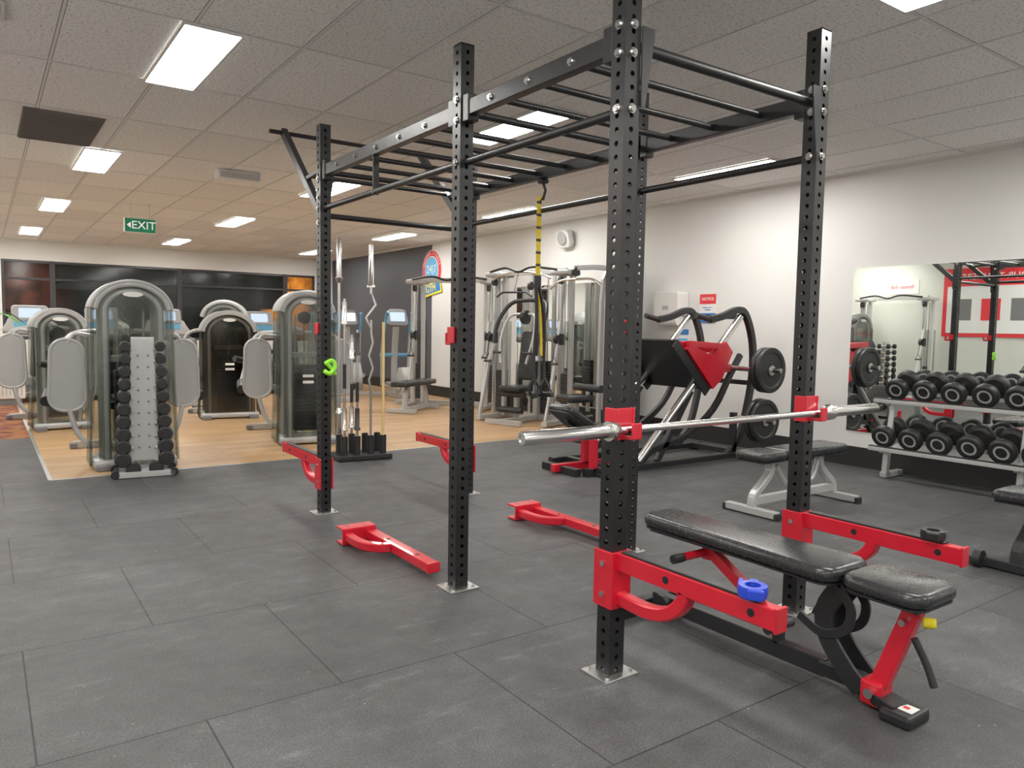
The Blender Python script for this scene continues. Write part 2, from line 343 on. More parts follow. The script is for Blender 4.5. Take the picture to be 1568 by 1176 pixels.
# ------------------------------------------------------------------ power rack
PX,QX=1.974,3.174; Y1,Y2,Y3=2.096,3.245,5.096; PH=2.715; w=.075
rk=MB()
def post(x,y,H):
    sp=.05;n=int(H/sp);h=w/2
    for fx,fy in ((1,0),(-1,0),(0,1),(0,-1)):
        vs=[];fs=[]
        for i in range(n):
            z0=i*sp;hz=sp if i<n-1 else H-z0;zc=z0+sp/2
            o=len(vs);outer=[];inner=[]
            per=[(1,-1),(1,-.5),(1,0),(1,.5),(1,1),(.5,1),(0,1),(-.5,1),(-1,1),(-1,.5),(-1,0),(-1,-.5),(-1,-1),(-.5,-1),(0,-1),(.5,-1)]
            r=.0105
            for j,(a,b) in enumerate(per):
                ang=-pi/4+j*pi/8
                zz=z0+(b+1)/2*hz
                outer.append((a*h,zz));inner.append((r*math.cos(ang),zc+r*math.sin(ang)))
            for a,z in outer+inner:
                vs.append((x+fx*h+(-fy)*a, y+fy*h+fx*a, z))
            for j in range(16): fs.append([o+j,o+(j+1)%16,o+16+(j+1)%16,o+16+j])
            o2=len(vs)
            for a,z in inner: vs.append((x+fx*(h-.004)+(-fy)*a, y+fy*(h-.004)+fx*a, z))
            for j in range(16): fs.append([o+16+j,o+16+(j+1)%16,o2+(j+1)%16,o2+j])
        rk.add(vs,fs,BLACK)
    rk.box((x,y,H-.003),(w,w,.006),BLACK)
    rk.box((x,y,.004),(.17,.15,.008),STEEL,bev=.002)
    for a in (-1,1):
        for b in (-1,1): rk.cyl((x+a*.06,y+b*.055,.008),(x+a*.06,y+b*.055,.018),.009,CHROME,6)
for x in (PX,QX):
    for y in (Y1,Y2,Y3): post(x,y,PH)
def bolt(x,y,z,ax,r=.013):
    a=Vector((x,y,z));rk.cyl(a,a+Vector(ax)*.012,r,CHROME,6);rk.cyl(a,a+Vector(ax)*.004,r*1.35,CHROME,14)
BZ=2.40
for x,s in ((PX,-1),(QX,1)):
    for a,b in ((Y1+.04,Y2-.04),(Y2+.04,Y3-.04)):
        rk.beam((x,a,BZ),(x,b,BZ),.05,.075,BLACK)
        for e in (a+.03,b-.03):
            rk.box((x,e,BZ),(.062,.05,.13),BLACK,bev=.004)
    for y in (Y1,Y2,Y3):
        for dz in (-.05,.05):
            for sy in (-1,1):
                bolt(x+sy*w/2,y,BZ+dz,(sy,0,0)); 
            bolt(x,y-w/2,BZ+dz,(0,-1,0))
    rk.tube([(x,Y1+.03,2.15),(x,Y3-.03,2.15)],.019,BLACK)
    for y in (Y1,Y2,Y3):
        bolt(x-w/2,y,2.15,(-1,0,0));bolt(x,y-w/2,2.15,(0,-1,0))
rk.box((PX,4.25,2.28),(.04,.012,.3),BLACK,bev=.003)
ys=[Y1+.29*i for i in range(1,4)]+[Y2+.05+.3*i for i in range(1,6)]
for y in ys:
    rk.tube([(PX+.02,y,BZ),(QX-.02,y,BZ)],.0165,BLACK)
    for x,s in ((PX,-1),(QX,1)):
        bolt(x+s*.025,y,BZ,(s,0,0),.012); bolt(x-s*.025,y,BZ,(-s,0,0),.008)
rk.tube([(PX+.03,Y1,BZ-.01),(QX-.03,Y1,BZ-.01)],.022,BLACK)
rk.tube([(PX+.03,Y2,BZ),(QX-.03,Y2,BZ)],.02,BLACK)
rk.tube([(PX+.03,Y3,BZ),(QX-.03,Y3,BZ)],.02,BLACK)
rk.tube([(PX+.03,Y3,2.1),(QX-.03,Y3,2.1)],.02,BLACK)
for s,x in ((1,PX),(-1,QX)):
    for y in (Y1,Y3):
        Mg=T((x+s*w/2,y-.044 if y==Y1 else y+.044,BZ-.04))@RX(pi/2)
        poly=[(0,.09),(s*.06,.09),(s*.06,.06),(s*.02,-.2),(0,-.2)]
        rk.prism(poly if s>0 else poly[::-1],.008,BLACK,Mg)
for x in (PX,QX):
    rk.beam((x-.0,Y3+.05,2.13),(x,5.93,2.84),.045,.06,BLACK)
    rk.beam((x,Y3+.045,2.0),(x,Y3+.045,2.27),.07,.014,BLACK)
    rk.beam((x,Y3+.05,2.42),(x,Y3+.36,2.40),.03,.03,BLACK)
    for dz in (2.05,2.22): bolt(x-w/2,Y3,dz,(-1,0,0))
rk.tube([(PX-.12,5.9,2.82),(QX+.12,5.9,2.82)],.017,BLACK)
rk.tube([(PX,5.45,2.43),(QX,5.45,2.43)],.017,BLACK)
def arm(mb,M,L=.75):
    for sx_ in (-1,1): mb.box((sx_*.045,0,.11),(.012,.1,.22),RED,bev=.003,M=M)
    mb.box((0,.047,.11),(.1,.014,.22),RED,bev=.003,M=M)
    mb.beam((0,.05,.185),(0,L,.185),.05,.07,RED,M=M)
    mb.box((0,.05+(L-.1)/2,.224),(.04,L-.14,.01),BLACKF,bev=.003,M=M)
    mb.rtube([(0,.05,.04),(0,.2,.035),(0,.3,.06),(0,.36,.11),(0,.38,.155)],.05,.05,RED,(1,0,0),M=M,k=4)
    mb.box((0,L,.185),(.056,.012,.08),RED,bev=.003,M=M)
    for y in (.3,.66):
        for s_ in (-1,1): mb.cyl((s_*.0255,y,.185),(s_*.0265,y,.185),.014,BLACKF,14,M=M)
    for z in (.05,.17):
        for s_ in(-1,1): mb.cyl((s_*.051,0,z),(s_*.056,0,z),.012,CHROME,8,M=M)
for x in (PX,QX):
    arm(rk,T((x,Y1,.275))@RZ(pi)); arm(rk,T((x,Y3,.175)),.82)
def jcup(mb,x,y,z,s,h=.12):
    M=T((x,y,z))@(RZ(pi) if s<0 else Matrix())
    for a in (-1,1): mb.box((a*.044,.02,0),(.01,.065,h),RED,bev=.003,M=M)
    mb.box((0,.043,0),(.09,.01,h),RED,bev=.003,M=M)
    mb.box((0,.075,-.045),(.045,.075,.016),RED,bev=.003,M=M); mb.box((0,.075,-.034),(.04,.06,.008),BLACKF,M=M)
    mb.box((0,.112,-.02),(.045,.012,.06),RED,bev=.003,M=M)
for x in (PX,QX): jcup(rk,x,Y1,.985,-1)
for x in (PX,QX): jcup(rk,x,Y3,1.32,1,.07)
jcup(rk,PX,Y2,1.3,1,.08);jcup(rk,QX,Y2,1.36,1,.08)
rk.tube([(PX-.02,Y3-.05,1.02),(PX+.02,Y3-.07,1.0),(PX+.06,Y3-.06,1.05),(PX+.04,Y3-.05,1.09),(PX-.01,Y3-.055,1.07)],.016,YGREEN,k=4)
rk.tube([(PX-.01,Y3-.06,1.08),(PX+.04,Y3-.05,1.03),(PX+.06,Y3-.06,.99)],.014,YGREEN,k=4)
rk.obj("power_rack")
for i,(x,y) in enumerate(((1.755,4.28),(3.0,4.22))):
    m=MB();arm(m,T((0,0,.056))@RZ(pi)@RY(-pi/2),.84);m.obj("safety_spotter_arm",(x,y,0))
def barbell(m,a,ax,L=2.2):
    a=Vector(a);ax=Vector(ax);S=.42
    m.cyl(a+ax*S,a+ax*(L-S),.0142,CHROME,16)
    for k_,sg in ((0,1),(L,-1)):
        e=a+ax*k_;d=ax*sg
        m.lathe([(0,.004),(.012,.004),(.014,0),(.022,0),(.025,.004),(.025,S-.03),(.037,S-.03),(.037,S-.005),(.028,S),(.028,S+.012),(.0142,S+.03)],CHROME,e,d,24)
m=MB();barbell(m,(0,0,0),(1,0,0));m.obj("barbell",(1.465,Y1-.085,.9695))
# strap trainer
m=MB()
m.tube([(0,.0,2.335),(0,-.03,2.28),(0,0,2.22)],.01,BLACKF);m.box((0,0,2.345),(.06,.06,.03),BLACKF,bev=.01)
m.box((-.03,0,1.94),(.035,.006,.60),YEL)
m.beam((0,0,2.24),(-.03,0,2.2),.02,.01,BLACKF)
for i in range(7): m.box((-.03,0,2.2-.085*i),(.037,.008,.018),BLACKF)
m.box((-.03,0,1.66),(.05,.02,.09),BLACKF,bev=.005)
for s in (-1,1):
    m.tube([(-.03+s*.012,0,1.63),(s*.035,0,1.4),(s*.045,.01,1.1),(s*.04,0,.98)],.012,BLACKF,side=(0,1,0),k=4)
    m.tube([(-.03+s*.012,.01,1.63),(s*.015,.015,1.35),(s*.02,.01,1.15)],.010,YEL if s>0 else BLACKF,side=(0,1,0),k=4)
    m.tube([(s*.04,0,1.0),(s*.07,-.05,.9),(s*.07,-.06,.88)],.006,BLACKF);m.tube([(s*.04,0,1.0),(s*.03,.06,.9),(s*.03,.07,.88)],.006,BLACKF)
    m.cyl((s*.07,-.06,.88),(s*.03,.07,.88),.018,RUBBER,12)
    m.tube([(s*.05,0,.99),(s*.09,.0,.93),(s*.05,0,.86),(s*.01,0,.93),(s*.05,0,.99)],.009,BLACKF,side=(0,1,0),k=5)
m.obj("suspension_trainer_strap",(QX,4.156,0))
# ------------------------------------------------------------------ main bench
m=MB()
def pad(m,L,w0,w1,th,M,mat=VINYL,r=.05):
    m.prism(rrect(w0,L,r,6,w1),th,mat,M,bev=min(.028,th*.45),smooth=True,seg=4)
    m.prism(rrect(w0-.02,L-.02,r-.01,6,w1-.02),.008,BLACKF,M@T((0,0,-th/2-.002)))
PZ=.455
pad(m,1.0,.30,.23,.06,T((0,.82,PZ)),r=.07); m.box((0,.83,PZ-.04),(.2,.85,.012),BLACKF)
pad(m,.31,.29,.27,.055,T((0,.150,PZ)),r=.07);m.box((0,.15,PZ-.04),(.2,.24,.012),BLACKF)
m.beam((0,.40,.06),(0,1.30,.06),.05,.07,BLACKF)
m.beam((-.24,1.31,.035),(.24,1.31,.035),.06,.07,BLACKF)
for s in (-1,1): m.box((s*.25,1.31,.03),(.03,.07,.06),RUBBER,bev=.006)
for s in (-.045,.045):
    m.rtube([(s,.24,.05),(s,.30,.1),(s,.38,.2),(s,.395,.3),(s,.34,.40)],.014,.075,BLACKF,(1,0,0),k=5)
m.rtube([(0,.18,.045),(0,.26,.06),(0,.34,.06),(0,.42,.06)],.06,.06,BLACKF,(1,0,0),k=4)
m.beam((-.03,.10,.03),(0,.26,.05),.09,.04,BLACKF);m.box((-.03,.09,.022),(.15,.11,.044),BLACKF,bev=.012);m.box((-.03,.075,.046),(.055,.05,.002),PRINTW);m.box((-.03,.082,.0475),(.018,.02,.001),PRINTR)
m.beam((-.015,.2,.05),(-.015,.08,.40),.045,.06,RED);m.box((-.015,.2,.055),(.085,.08,.09),RED,bev=.01)
m.cyl((-.075,.2,.06),(.045,.2,.06),.018,CHROME,12);m.cyl((-.065,.1,.35),(.035,.1,.35),.012,CHROME,12)
m.tube([(-.03,.07,.30),(-.02,.03,.22),(-.02,.0,.15)],.013,RUBBER,k=4)
m.cyl((-.02,.05,.36),(.0,.015,.362),.018,FOAM,16,bev=.004)
m.beam((0,.08,.395),(0,.34,.40),.05,.03,BLACKF)
for s in (-.05,.05):
    m.rtube([(s,.34,.40),(s,.29,.33),(s,.31,.25),(s,.40,.21),(s,.50,.25)],.012,.035,BLACKF,(1,0,0),k=5)
m.beam((0,.45,.4),(0,1.2,.4),.05,.03,BLACKF)
m.beam((0,.62,.16),(0,.98,.37),.045,.045,RED);m.cyl((-.08,.62,.15),(.08,.62,.15),.02,BLACKF,14);m.beam((0,.62,.08),(0,.62,.16),.05,.03,BLACKF)
m.cyl((-.16,1.0,.36),(.03,1.0,.36),.018,RED,12);m.cyl((-.22,1.0,.36),(-.16,1.0,.36),.02,RUBBER,12)
m.beam((0,.99,.40),(0,.99,.33),.05,.04,RED)
for s in (-1,1): m.cyl((s*.03,1.22,.06),(s*.06,1.22,.06),.045,RUBBER,18)
m.obj("weight_bench",(2.618,1.17,0),0)
def clip(m,mat):
    m.lathe([(.026,-.018),(.045,-.018),(.048,0),(.045,.018),(.026,.018),(.026,-.018)],mat,(0,0,.02),(0,0,1),22)
    m.box((.05,.0,.02),(.05,.03,.03),mat,bev=.006);m.box((.03,.04,.025),(.07,.014,.022),mat,bev=.004);m.box((-.045,-.01,.02),(.02,.05,.034),mat,bev=.005)
m=MB();clip(m,BLUE);m.obj("barbell_collar_clip",(PX,1.45,.503),.6)
m=MB();clip(m,BLACKF);m.obj("barbell_collar_clip",(QX,1.47,.503),.2)
# ------------------------------------------------------------------ other benches
def flatbench(frame,name,loc,yaw,wheels=False):
    m=MB()
    pad(m,.78,.28,.26,.065,T((.13,0,.435))@RZ(pi/2)); pad(m,.3,.28,.28,.065,T((-.43,0,.435))@RZ(pi/2))
    m.beam((-.5,0,.1),(.5,0,.1),.05,.06,frame)
    for x in (-.52,.52): m.beam((x,-.22,.035),(x,.22,.035),.06,.05,frame);[m.box((x,s*.225,.025),(.065,.03,.05),RUBBER,bev=.006) for s in (-1,1)]
    for x,s in ((-.52,1),(.52,-1)):
        m.rtube([(x,0,.05),(x+s*.02,0,.14),(x+s*.12,0,.22),(x+s*.2,0,.3),(x+s*.2,0,.38)],.06,.05,frame,(0,1,0),k=4)
    m.tube([(-.25,.0,.34),(-.12,0,.2),(.05,0,.15),(.22,0,.2),(.3,0,.34)],.022,frame,side=(0,1,0),k=5)
    m.beam((-.45,0,.385),(.5,0,.385),.06,.03,BLACKF)
    if wheels:
        for s in (-1,1): m.cyl((-.56,s*.16,.05),(-.56,s*.2,.05),.05,RUBBER,18)
    return m.obj(name,loc,yaw)
flatbench(SILVER,"adjustable_bench",(5.12,3.42,0),0)
flatbench(BLACKF,"adjustable_bench",(5.27,1.74,0),0,True)
# ------------------------------------------------------------------ dumbbell rack
m=MB();ya,yb=1.3,3.78
for y in (ya+.15,yb-.12,(ya+yb)/2):
    m.beam((6.86,y-.0,.03),(7.17,y,.03),.06,.05,SILVER)
    m.rtube([(6.9,y,.04),(6.93,y,.3),(7.02,y,.75),(7.03,y,.86)],.05,.06,SILVER,(0,1,0),k=3)
for z,x in ((.31,6.93),(.755,6.99)):
    for dx,dz in ((-.12,-.035),(.1,.04)):
        m.beam((x+dx,ya,z+dz),(x+dx,yb,z+dz),.05,.035,SILVER)
        m.beam((x+dx,ya,z+dz+.024),(x+dx,yb,z+dz+.024),.03,.012,BLACKF)
    for y in (ya+.15,yb-.12,(ya+yb)/2): m.beam((x-.13,y,z-.05),(x+.13,y,z+.03),.04,.04,SILVER)
m.obj("dumbbell_rack")
def db(m,c,ax,r=.09,L=.2,hw=.065,capm=None):
    c=Vector(c);ax=Vector(ax).normalized()
    m.cyl(c-ax*(L/2),c+ax*(L/2),.016,CHROME,12)
    for s in (-1,1):
        a=c+ax*s*(L/2-.01)
        m.lathe([(0,0),(r*.75,0),(r*.98,.012),(r,.02),(r,hw-.015),(r*.96,hw-.004),(r*.8,hw),(r*.62,hw),(r*.6,hw-.006),(r*.3,hw-.006),(r*.3,hw),(0,hw)],RUBBER,a,ax*s,24)
        m.lathe([(r*.42,0),(r*.5,.0015),(r*.58,0)],capm or LGREY,a+ax*s*(hw-.005),ax*s,20)
m=MB()
for z,x,o in ((.31,6.93,.13),(.755,6.99,.2)):
    n=9
    for i in range(n):
        y=yb-o-i*.25; r=.1+.008*(i/n)+(.004 if z<.5 else 0)
        db(m,(x-.01,y,z+.035+r*.72+.014),(.935,0,.35),r,.15+.01*(i%3),.075)
m.obj("dumbbell_set")
m=MB();m.box((WX-.006,2.93,1.18),(.01,2.66,1.64),MIRROR);m.obj("wall_mirror")
m=MB();m.box((WX-.006,9.05,1.12),(.01,2.12,1.8),MIRROR);m.obj("wall_mirror")
RM=Matrix(((0,0,-1,0),(-1,0,0,0),(0,1,0,0),(0,0,0,1)))
m=MB();m.prism(rrect(.25,.35,.01),.006,PRINTW,RM);m.prism(rrect(.25,.12,.01),.002,PRINTR,T((-.004,0,.115))@RM);m.prism(rrect(.25,.12,.01),.002,PRINTB,T((-.004,0,-.115))@RM)
m.text("NOTICE",.05,PRINTW,T((-.006,0,.115))@RM);m.text("please return\nweights",.028,PRINTB,T((-.004,0,-.0))@RM)
m.obj("wall_notice_sign",(WX-.005,6.12,1.62))
m=MB();m.prism(rrect(.42,.3,.04),.2,WHITE,RM,bev=.015);m.cyl((-.02,-.17,-.2),(-.02,.17,-.2),.075,WHITE,24);m.box((-.103,0,-.05),(.004,.1,.05),LGREY)
m.obj("paper_towel_dispenser",(WX-.105,6.63,1.68))
m=MB();m.prism(rrect(.3,.26,.08),.1,WHITE,T((-.1,0,0))@RY(-.3)@RM,bev=.02,smooth=True);m.cyl((0,0,.05),(-.06,0,.03),.03,WHITE,14);m.lathe([(0,.0),(.1,.0),(.105,.006),(.09,.012),(0,.014)],LGREY,(-.155,0,-.0),(-1,0,-.3),24)
m.box((-.01,0,.05),(.02,.12,.16),WHITE,bev=.006)
m.obj("wall_speaker",(WX-.005,8.78,2.68))
m=MB();m.prism(rrect(.2,.28,.005),.004,PRINTW,RM);m.box((-.004,0,.08),(.002,.18,.07),PRINTB);m.box((-.004,0,-.05),(.002,.15,.1),PRINTLB);m.obj("wall_poster",(WX-.003,6.5,1.25))
m=MB()
def disc(r,ex,mat,off,sc=1.):
    m.prism([(r*.95*math.cos(2*pi*i/40),r*sc*math.sin(2*pi*i/40)) for i in range(40)],ex,mat,T((off,0,.08))@RM)
disc(.40,.01,PRINTW,0);disc(.385,.01,PRINTR,-.004);disc(.28,.01,PRINTW,-.008);disc(.26,.01,PRINTLB,-.012)
m.text("24|7",.22,PRINTW,T((-.019,0,.1))@RM)
for i,ch in enumerate("HARBOUR FITNESS"):
    a=math.radians(160-i*10);m.text(ch,.075,PRINTW,T((-.011,0,.08))@RM@T((.32*math.cos(a),.33*math.sin(a),0))@RZ(a-pi/2))
m.prism([(-.42,-.22),(.36,-.12),(.42,-.34),(-.36,-.46)],.01,FOAM,T((-.014,0,0))@RM)
m.prism([(-.36,-.24),(.33,-.15),(.38,-.31),(-.32,-.41)],.01,PRINTB,T((-.018,0,0))@RM)
m.text("GYM",.19,FOAM,T((-.026,0,-.28))@RM@RZ(.12))
m.obj("gym_logo_sign",(WX-.006,12.98,2.36))
RL=Matrix(((0,0,1,0),(1,0,0,0),(0,1,0,0),(0,0,0,1)))
m=MB();m.prism(rrect(2.3,1.35,.02),.02,PRINTR,RL);m.prism(rrect(2.14,.92,.02),.006,PRINTW,T((.011,0,-.14))@RL)
for i in range(4):
    m.prism(rrect(.34,.42,.01),.004,(PRINTB,MGREY,PRINTR,MGREY)[i],T((.015,(-.78+i*.52),-.14))@RL)
m.text("MEET OUR TRAINERS",.17,PRINTW,T((.014,0,.5))@RL);m.obj("trainer_notice_board",(LX+.011,6.3,2.0))
m=MB();m.prism(rrect(.7,.3,.01),.01,PRINTW,RL);m.text("fitness club",.11,PRINTR,T((.008,0,0))@RL);m.obj("wall_banner",(LX+.006,8.3,2.35))
# ------------------------------------------------------------------ leg press
m=MB();ya,yb=5.05,5.75;ym=5.4
for y in (ya,yb):
    m.cyl((5.05,y,.1),(6.48,y,1.5),.036,CHROME,18)
    m.rtube([(4.55,y,.05),(5.2,y,.05),(6.2,y,.05),(6.72,y,.05)],.07,.06,BLACKF,(0,1,0))
    m.rtube([(6.35,y,.06),(6.56,y,.3),(6.70,y,.8),(6.70,y,1.2),(6.58,y,1.5),(6.44,y,1.57),(6.2,y,1.5),(6.0,y,1.46)],.06,.07,BLACKF,(0,1,0),k=5)
    m.rtube([(5.05,y,.06),(5.25,y,.2),(5.7,y,.3),(6.1,y,.55),(6.35,y,.9),(6.5,y,1.1)],.05,.06,BLACKF,(0,1,0),k=4)
    m.beam((5.3,y,.08),(5.75,y,.75),.05,.06,BLACKF)
    for x in (4.6,6.65): m.box((x,y,.015),(.12,.1,.03),RUBBER,bev=.005)
for x in (4.75,6.6): m.beam((x,ya,.05),(x,yb,.05),.06,.06,BLACKF)
m.beam((6.5,ya,1.5),(6.5,yb,1.5),.05,.05,BLACKF);m.beam((6.72,ya,.8),(6.72,yb,.8),.05,.05,BLACKF)
cx,cz=5.95,.95
n45=Vector((1,0,1)).normalized();u45=Vector((-1,0,1)).normalized()
def spt(a,b,y): q=Vector((cx,0,cz))+n45*a+u45*b;return (q.x,y,q.z)
m.box((0,0,0),(.70,.8,.02),BLACKF,M=T(spt(-.12,.2,ym))@RY(math.radians(45)),bev=.004)
for s in (-1,1): m.box((0,0,0),(.70,.02,.10),BLACKF,M=T(spt(-.16,.2,ym+s*.4))@RY(math.radians(45)),bev=.004)
for y in (ya-.06,yb+.06):
    q=[spt(-.1,.40,y),spt(-.1,-.16,y),spt(.08,-.18,y),spt(.36,-.1,y),spt(.36,.05,y),spt(.1,.12,y),spt(-.03,.40,y)]
    N=len(q)
    vs=[(a,y-.025,c_) for a,_,c_ in q]+[(a,y+.025,c_) for a,_,c_ in q]
    m.add(vs,[list(range(N)),list(range(2*N-1,N-1,-1))]+[[i,(i+1)%N,N+(i+1)%N,N+i] for i in range(N)],RED)
m.beam(spt(.32,-.02,ya),spt(.32,-.02,yb),.08,.08,RED);m.beam(spt(-.04,-.12,ya),spt(-.04,-.12,yb),.08,.08,RED);m.beam(spt(-.04,.4,ya),spt(-.04,.4,yb),.07,.07,RED)
m.beam(spt(-.04,.4,5.25),spt(.36,0,5.25),.05,.06,RED);m.beam(spt(-.04,.4,5.55),spt(.36,0,5.55),.05,.06,RED);m.beam(spt(-.04,.42,ya-.06),spt(.34,.0,ya-.06),.05,.06,RED)
for s,y in ((-1,ya),(1,yb)): m.cyl((spt(-.0,-.05,y)[0],y-.05,spt(0,-.05,y)[2]),(spt(0,-.05,y)[0],y+.05,spt(0,-.05,y)[2]),.07,RED,18)
def plate(m,c,ax,r=.225,th=.05):
    m.lathe([(.026,-th/2),(.06,-th/2),(.07,-th*.3),(r*.72,-th*.3),(r*.8,-th/2),(r*.97,-th/2),(r,-th*.35),(r,th*.35),(r*.97,th/2),(r*.8,th/2),(r*.72,th*.3),(.07,th*.3),(.06,th/2),(.026,th/2),(.026,-th/2)],RUBBER,c,ax,36)
    m.lathe([(.026,-th*.52),(.05,-th*.52)],STEEL,c,ax,20);m.lathe([(.026,th*.52),(.05,th*.52)],STEEL,c,ax,20)
hx,hz=6.33,.97
m.cyl((hx,ya,hz),(hx,ya-.62,hz),.025,CHROME,16);m.cyl((hx,yb,hz),(hx,yb+.4,hz),.025,CHROME,16);m.beam((cx+.1,ya,cz),(hx,ya,hz),.05,.08,RED);m.beam((cx+.1,yb,cz),(hx,yb,hz),.05,.08,RED)
for i in range(2): plate(m,(hx,ya-.44-i*.055,hz),(0,1,0))
m.cyl((hx+.1,ya,.45),(hx+.1,ya-.5,.45),.025,CHROME,16);plate(m,(hx+.1,ya-.32,.45),(0,1,0));plate(m,(hx+.1,ya-.38,.45),(0,1,0),.22)
m.beam((hx+.1,ya,.06),(hx+.1,ya,.5),.06,.06,BLACKF)
pad(m,.34,.4,.36,.08,T((4.86,ym,.38))@RZ(pi/2))
pad(m,.44,.40,.34,.08,T((4.54,ym,.50))@RY(math.radians(34))@RZ(pi/2))
m.beam((4.7,ym,.06),(4.7,ym,.40),.08,.06,RED);m.beam((4.3,ym,.05),(5.1,ym,.05),.06,.07,RED);m.beam((4.75,ym,.3),(4.46,ym,.50),.05,.06,BLACKF)
m.beam((4.4,5.15,.035),(4.4,5.65,.035),.07,.07,BLACKF);m.beam((4.45,5.12,.04),(4.95,5.12,.04),.07,.07,BLACKF)
m.beam((4.55,5.12,.04),(4.55,5.12,.34),.05,.07,RED)
for s in (-1,1): m.tube([(4.75,ym+s*.25,.25),(4.82,ym+s*.28,.42),(4.95,ym+s*.28,.46)],.016,CHROME,k=4);m.cyl((4.9,ym+s*.28,.455),(5.02,ym+s*.28,.465),.02,RUBBER,12)
for s in (-1,1): m.cyl((6.0,ym+s*.35,1.46),(5.80,ym+s*.35,1.50),.028,RUBBER,12)
m.beam((4.75,5.1,.25),(4.75,5.7,.25),.04,.04,BLACKF)
m.obj("leg_press_machine")
# ------------------------------------------------------------------ storage tree
m=MB()
m.prism([(-.125,-.52),(.125,-.52),(.09,.56),(-.09,.56)],.05,SILVER,T((0,0,.65))@RX(pi/2),bev=.01)
m.beam((-.24,-.1,.03),(.24,-.1,.03),.06,.05,SILVER);m.beam((-.24,.2,.03),(.24,.2,.03),.06,.05,SILVER);m.beam((0,-.1,.05),(0,.2,.05),.08,.05,SILVER);m.beam((0,.16,.05),(0,.03,1.1),.06,.05,SILVER)
for s in (-1,1):
    for y in (-.1,.2): m.cyl((s*.23,y-.03,.035),(s*.23,y+.03,.035),.035,RUBBER,14)
for i in range(10):
    z=.16+i*.108; r=.066-.0025*i
    for s in (-1,1):
        x=s*(.17-.004*i)
        db(m,(x,-.02,z),(0,1,0),r,.12,.055,BLACKF)
        m.beam((s*.08,-.03,z-.02),(s*.15,-.03,z-.03),.03,.02,SILVER)
for s in (-1,1):
    m.cyl((s*.09,-.03,.07),(s*.09,-.12,.07),.06,RUBBER,20)
for i in range(9):
    for s in (-1,1): m.cyl((s*.04,-.027,.25+.1*i),(s*.04,-.031,.25+.1*i),.01,MGREY,10)
m.obj("dumbbell_storage_tree",(1.14,7.17,0),-.12)
# ------------------------------------------------------------------ vertical bar holder
m=MB()
m.box((0,0,.03),(.55,.36,.05),BLACKF,bev=.008)
for x,y in [(-.2,-.1),(-.07,-.1),(.07,-.1),(.2,-.1),(-.2,.08),(-.07,.08),(.07,.08),(.2,.08)]:
    m.lathe([(.034,.05),(.034,.24),(.030,.24),(.030,.056)],BLACKF,(x,y,0),(0,0,1),16);m.lathe([(.034,.242),(.030,.242)],STEEL,(x,y,0),(0,0,1),16)
m.obj("barbell_storage_holder",(3.12,7.05,0),-.1)
m=MB();barbell(m,(-.2,.08,.06),(0,0,1),2.15);m.obj("barbell",(3.12,7.05,0),-.1)
m=MB()
m.cyl((.07,-.1,.06),(.07,-.1,.5),.012,CHROME,12)
m.tube([(.07,-.1,.5),(.07,-.1,.7),(.05,-.1,.8),(.09,-.1,.92),(.05,-.1,1.05),(.09,-.1,1.17),(.07,-.1,1.27),(.07,-.1,1.4)],.0125,CHROME,side=(0,1,0))
m.cyl((.07,-.1,1.66),(.07,-.1,2.1),.0125,CHROME,12);m.lathe([(.012,0),(.04,0),(.04,.02),(.025,.03),(.025,.42),(.012,.42),(0,.42)],CHROME,(.07,-.1,1.72),(0,0,1),20)
m.tube([(.07,-.1,1.3),(.02,-.1,1.42),(.12,-.1,1.55),(.07,-.1,1.66)],.0125,CHROME,side=(0,1,0))
m.obj("ez_curl_bar",(3.12,7.05,0),-.1)
m=MB();m.cyl((.2,-.1,.06),(.2,-.1,1.38),.014,BAMBOO,12);m.cyl((.2,-.1,.056),(.2,-.1,.09),.016,RUBBER,12);m.obj("wooden_dowel_bar",(3.12,7.05,0),-.1)
for i,(x,y,h_) in enumerate(((-.07,-.1,1.3),(-.2,-.1,1.6),(-.07,.08,1.25))):
    m=MB();m.cyl((x,y,.06),(x,y,h_),.013,CHROME,12)
    for z in (.3,h_-.25): m.lathe([(.012,0),(.032,0),(.032,.02),(.023,.03),(.023,.22),(0,.22)],CHROME if i else DARKST,(x,y,z),(0,0,1),16)
    m.cyl((x,y,h_*.45),(x,y,h_*.6),.017,RUBBER,12)
    m.obj("short_weight_bar",(3.12,7.05,0),-.1)
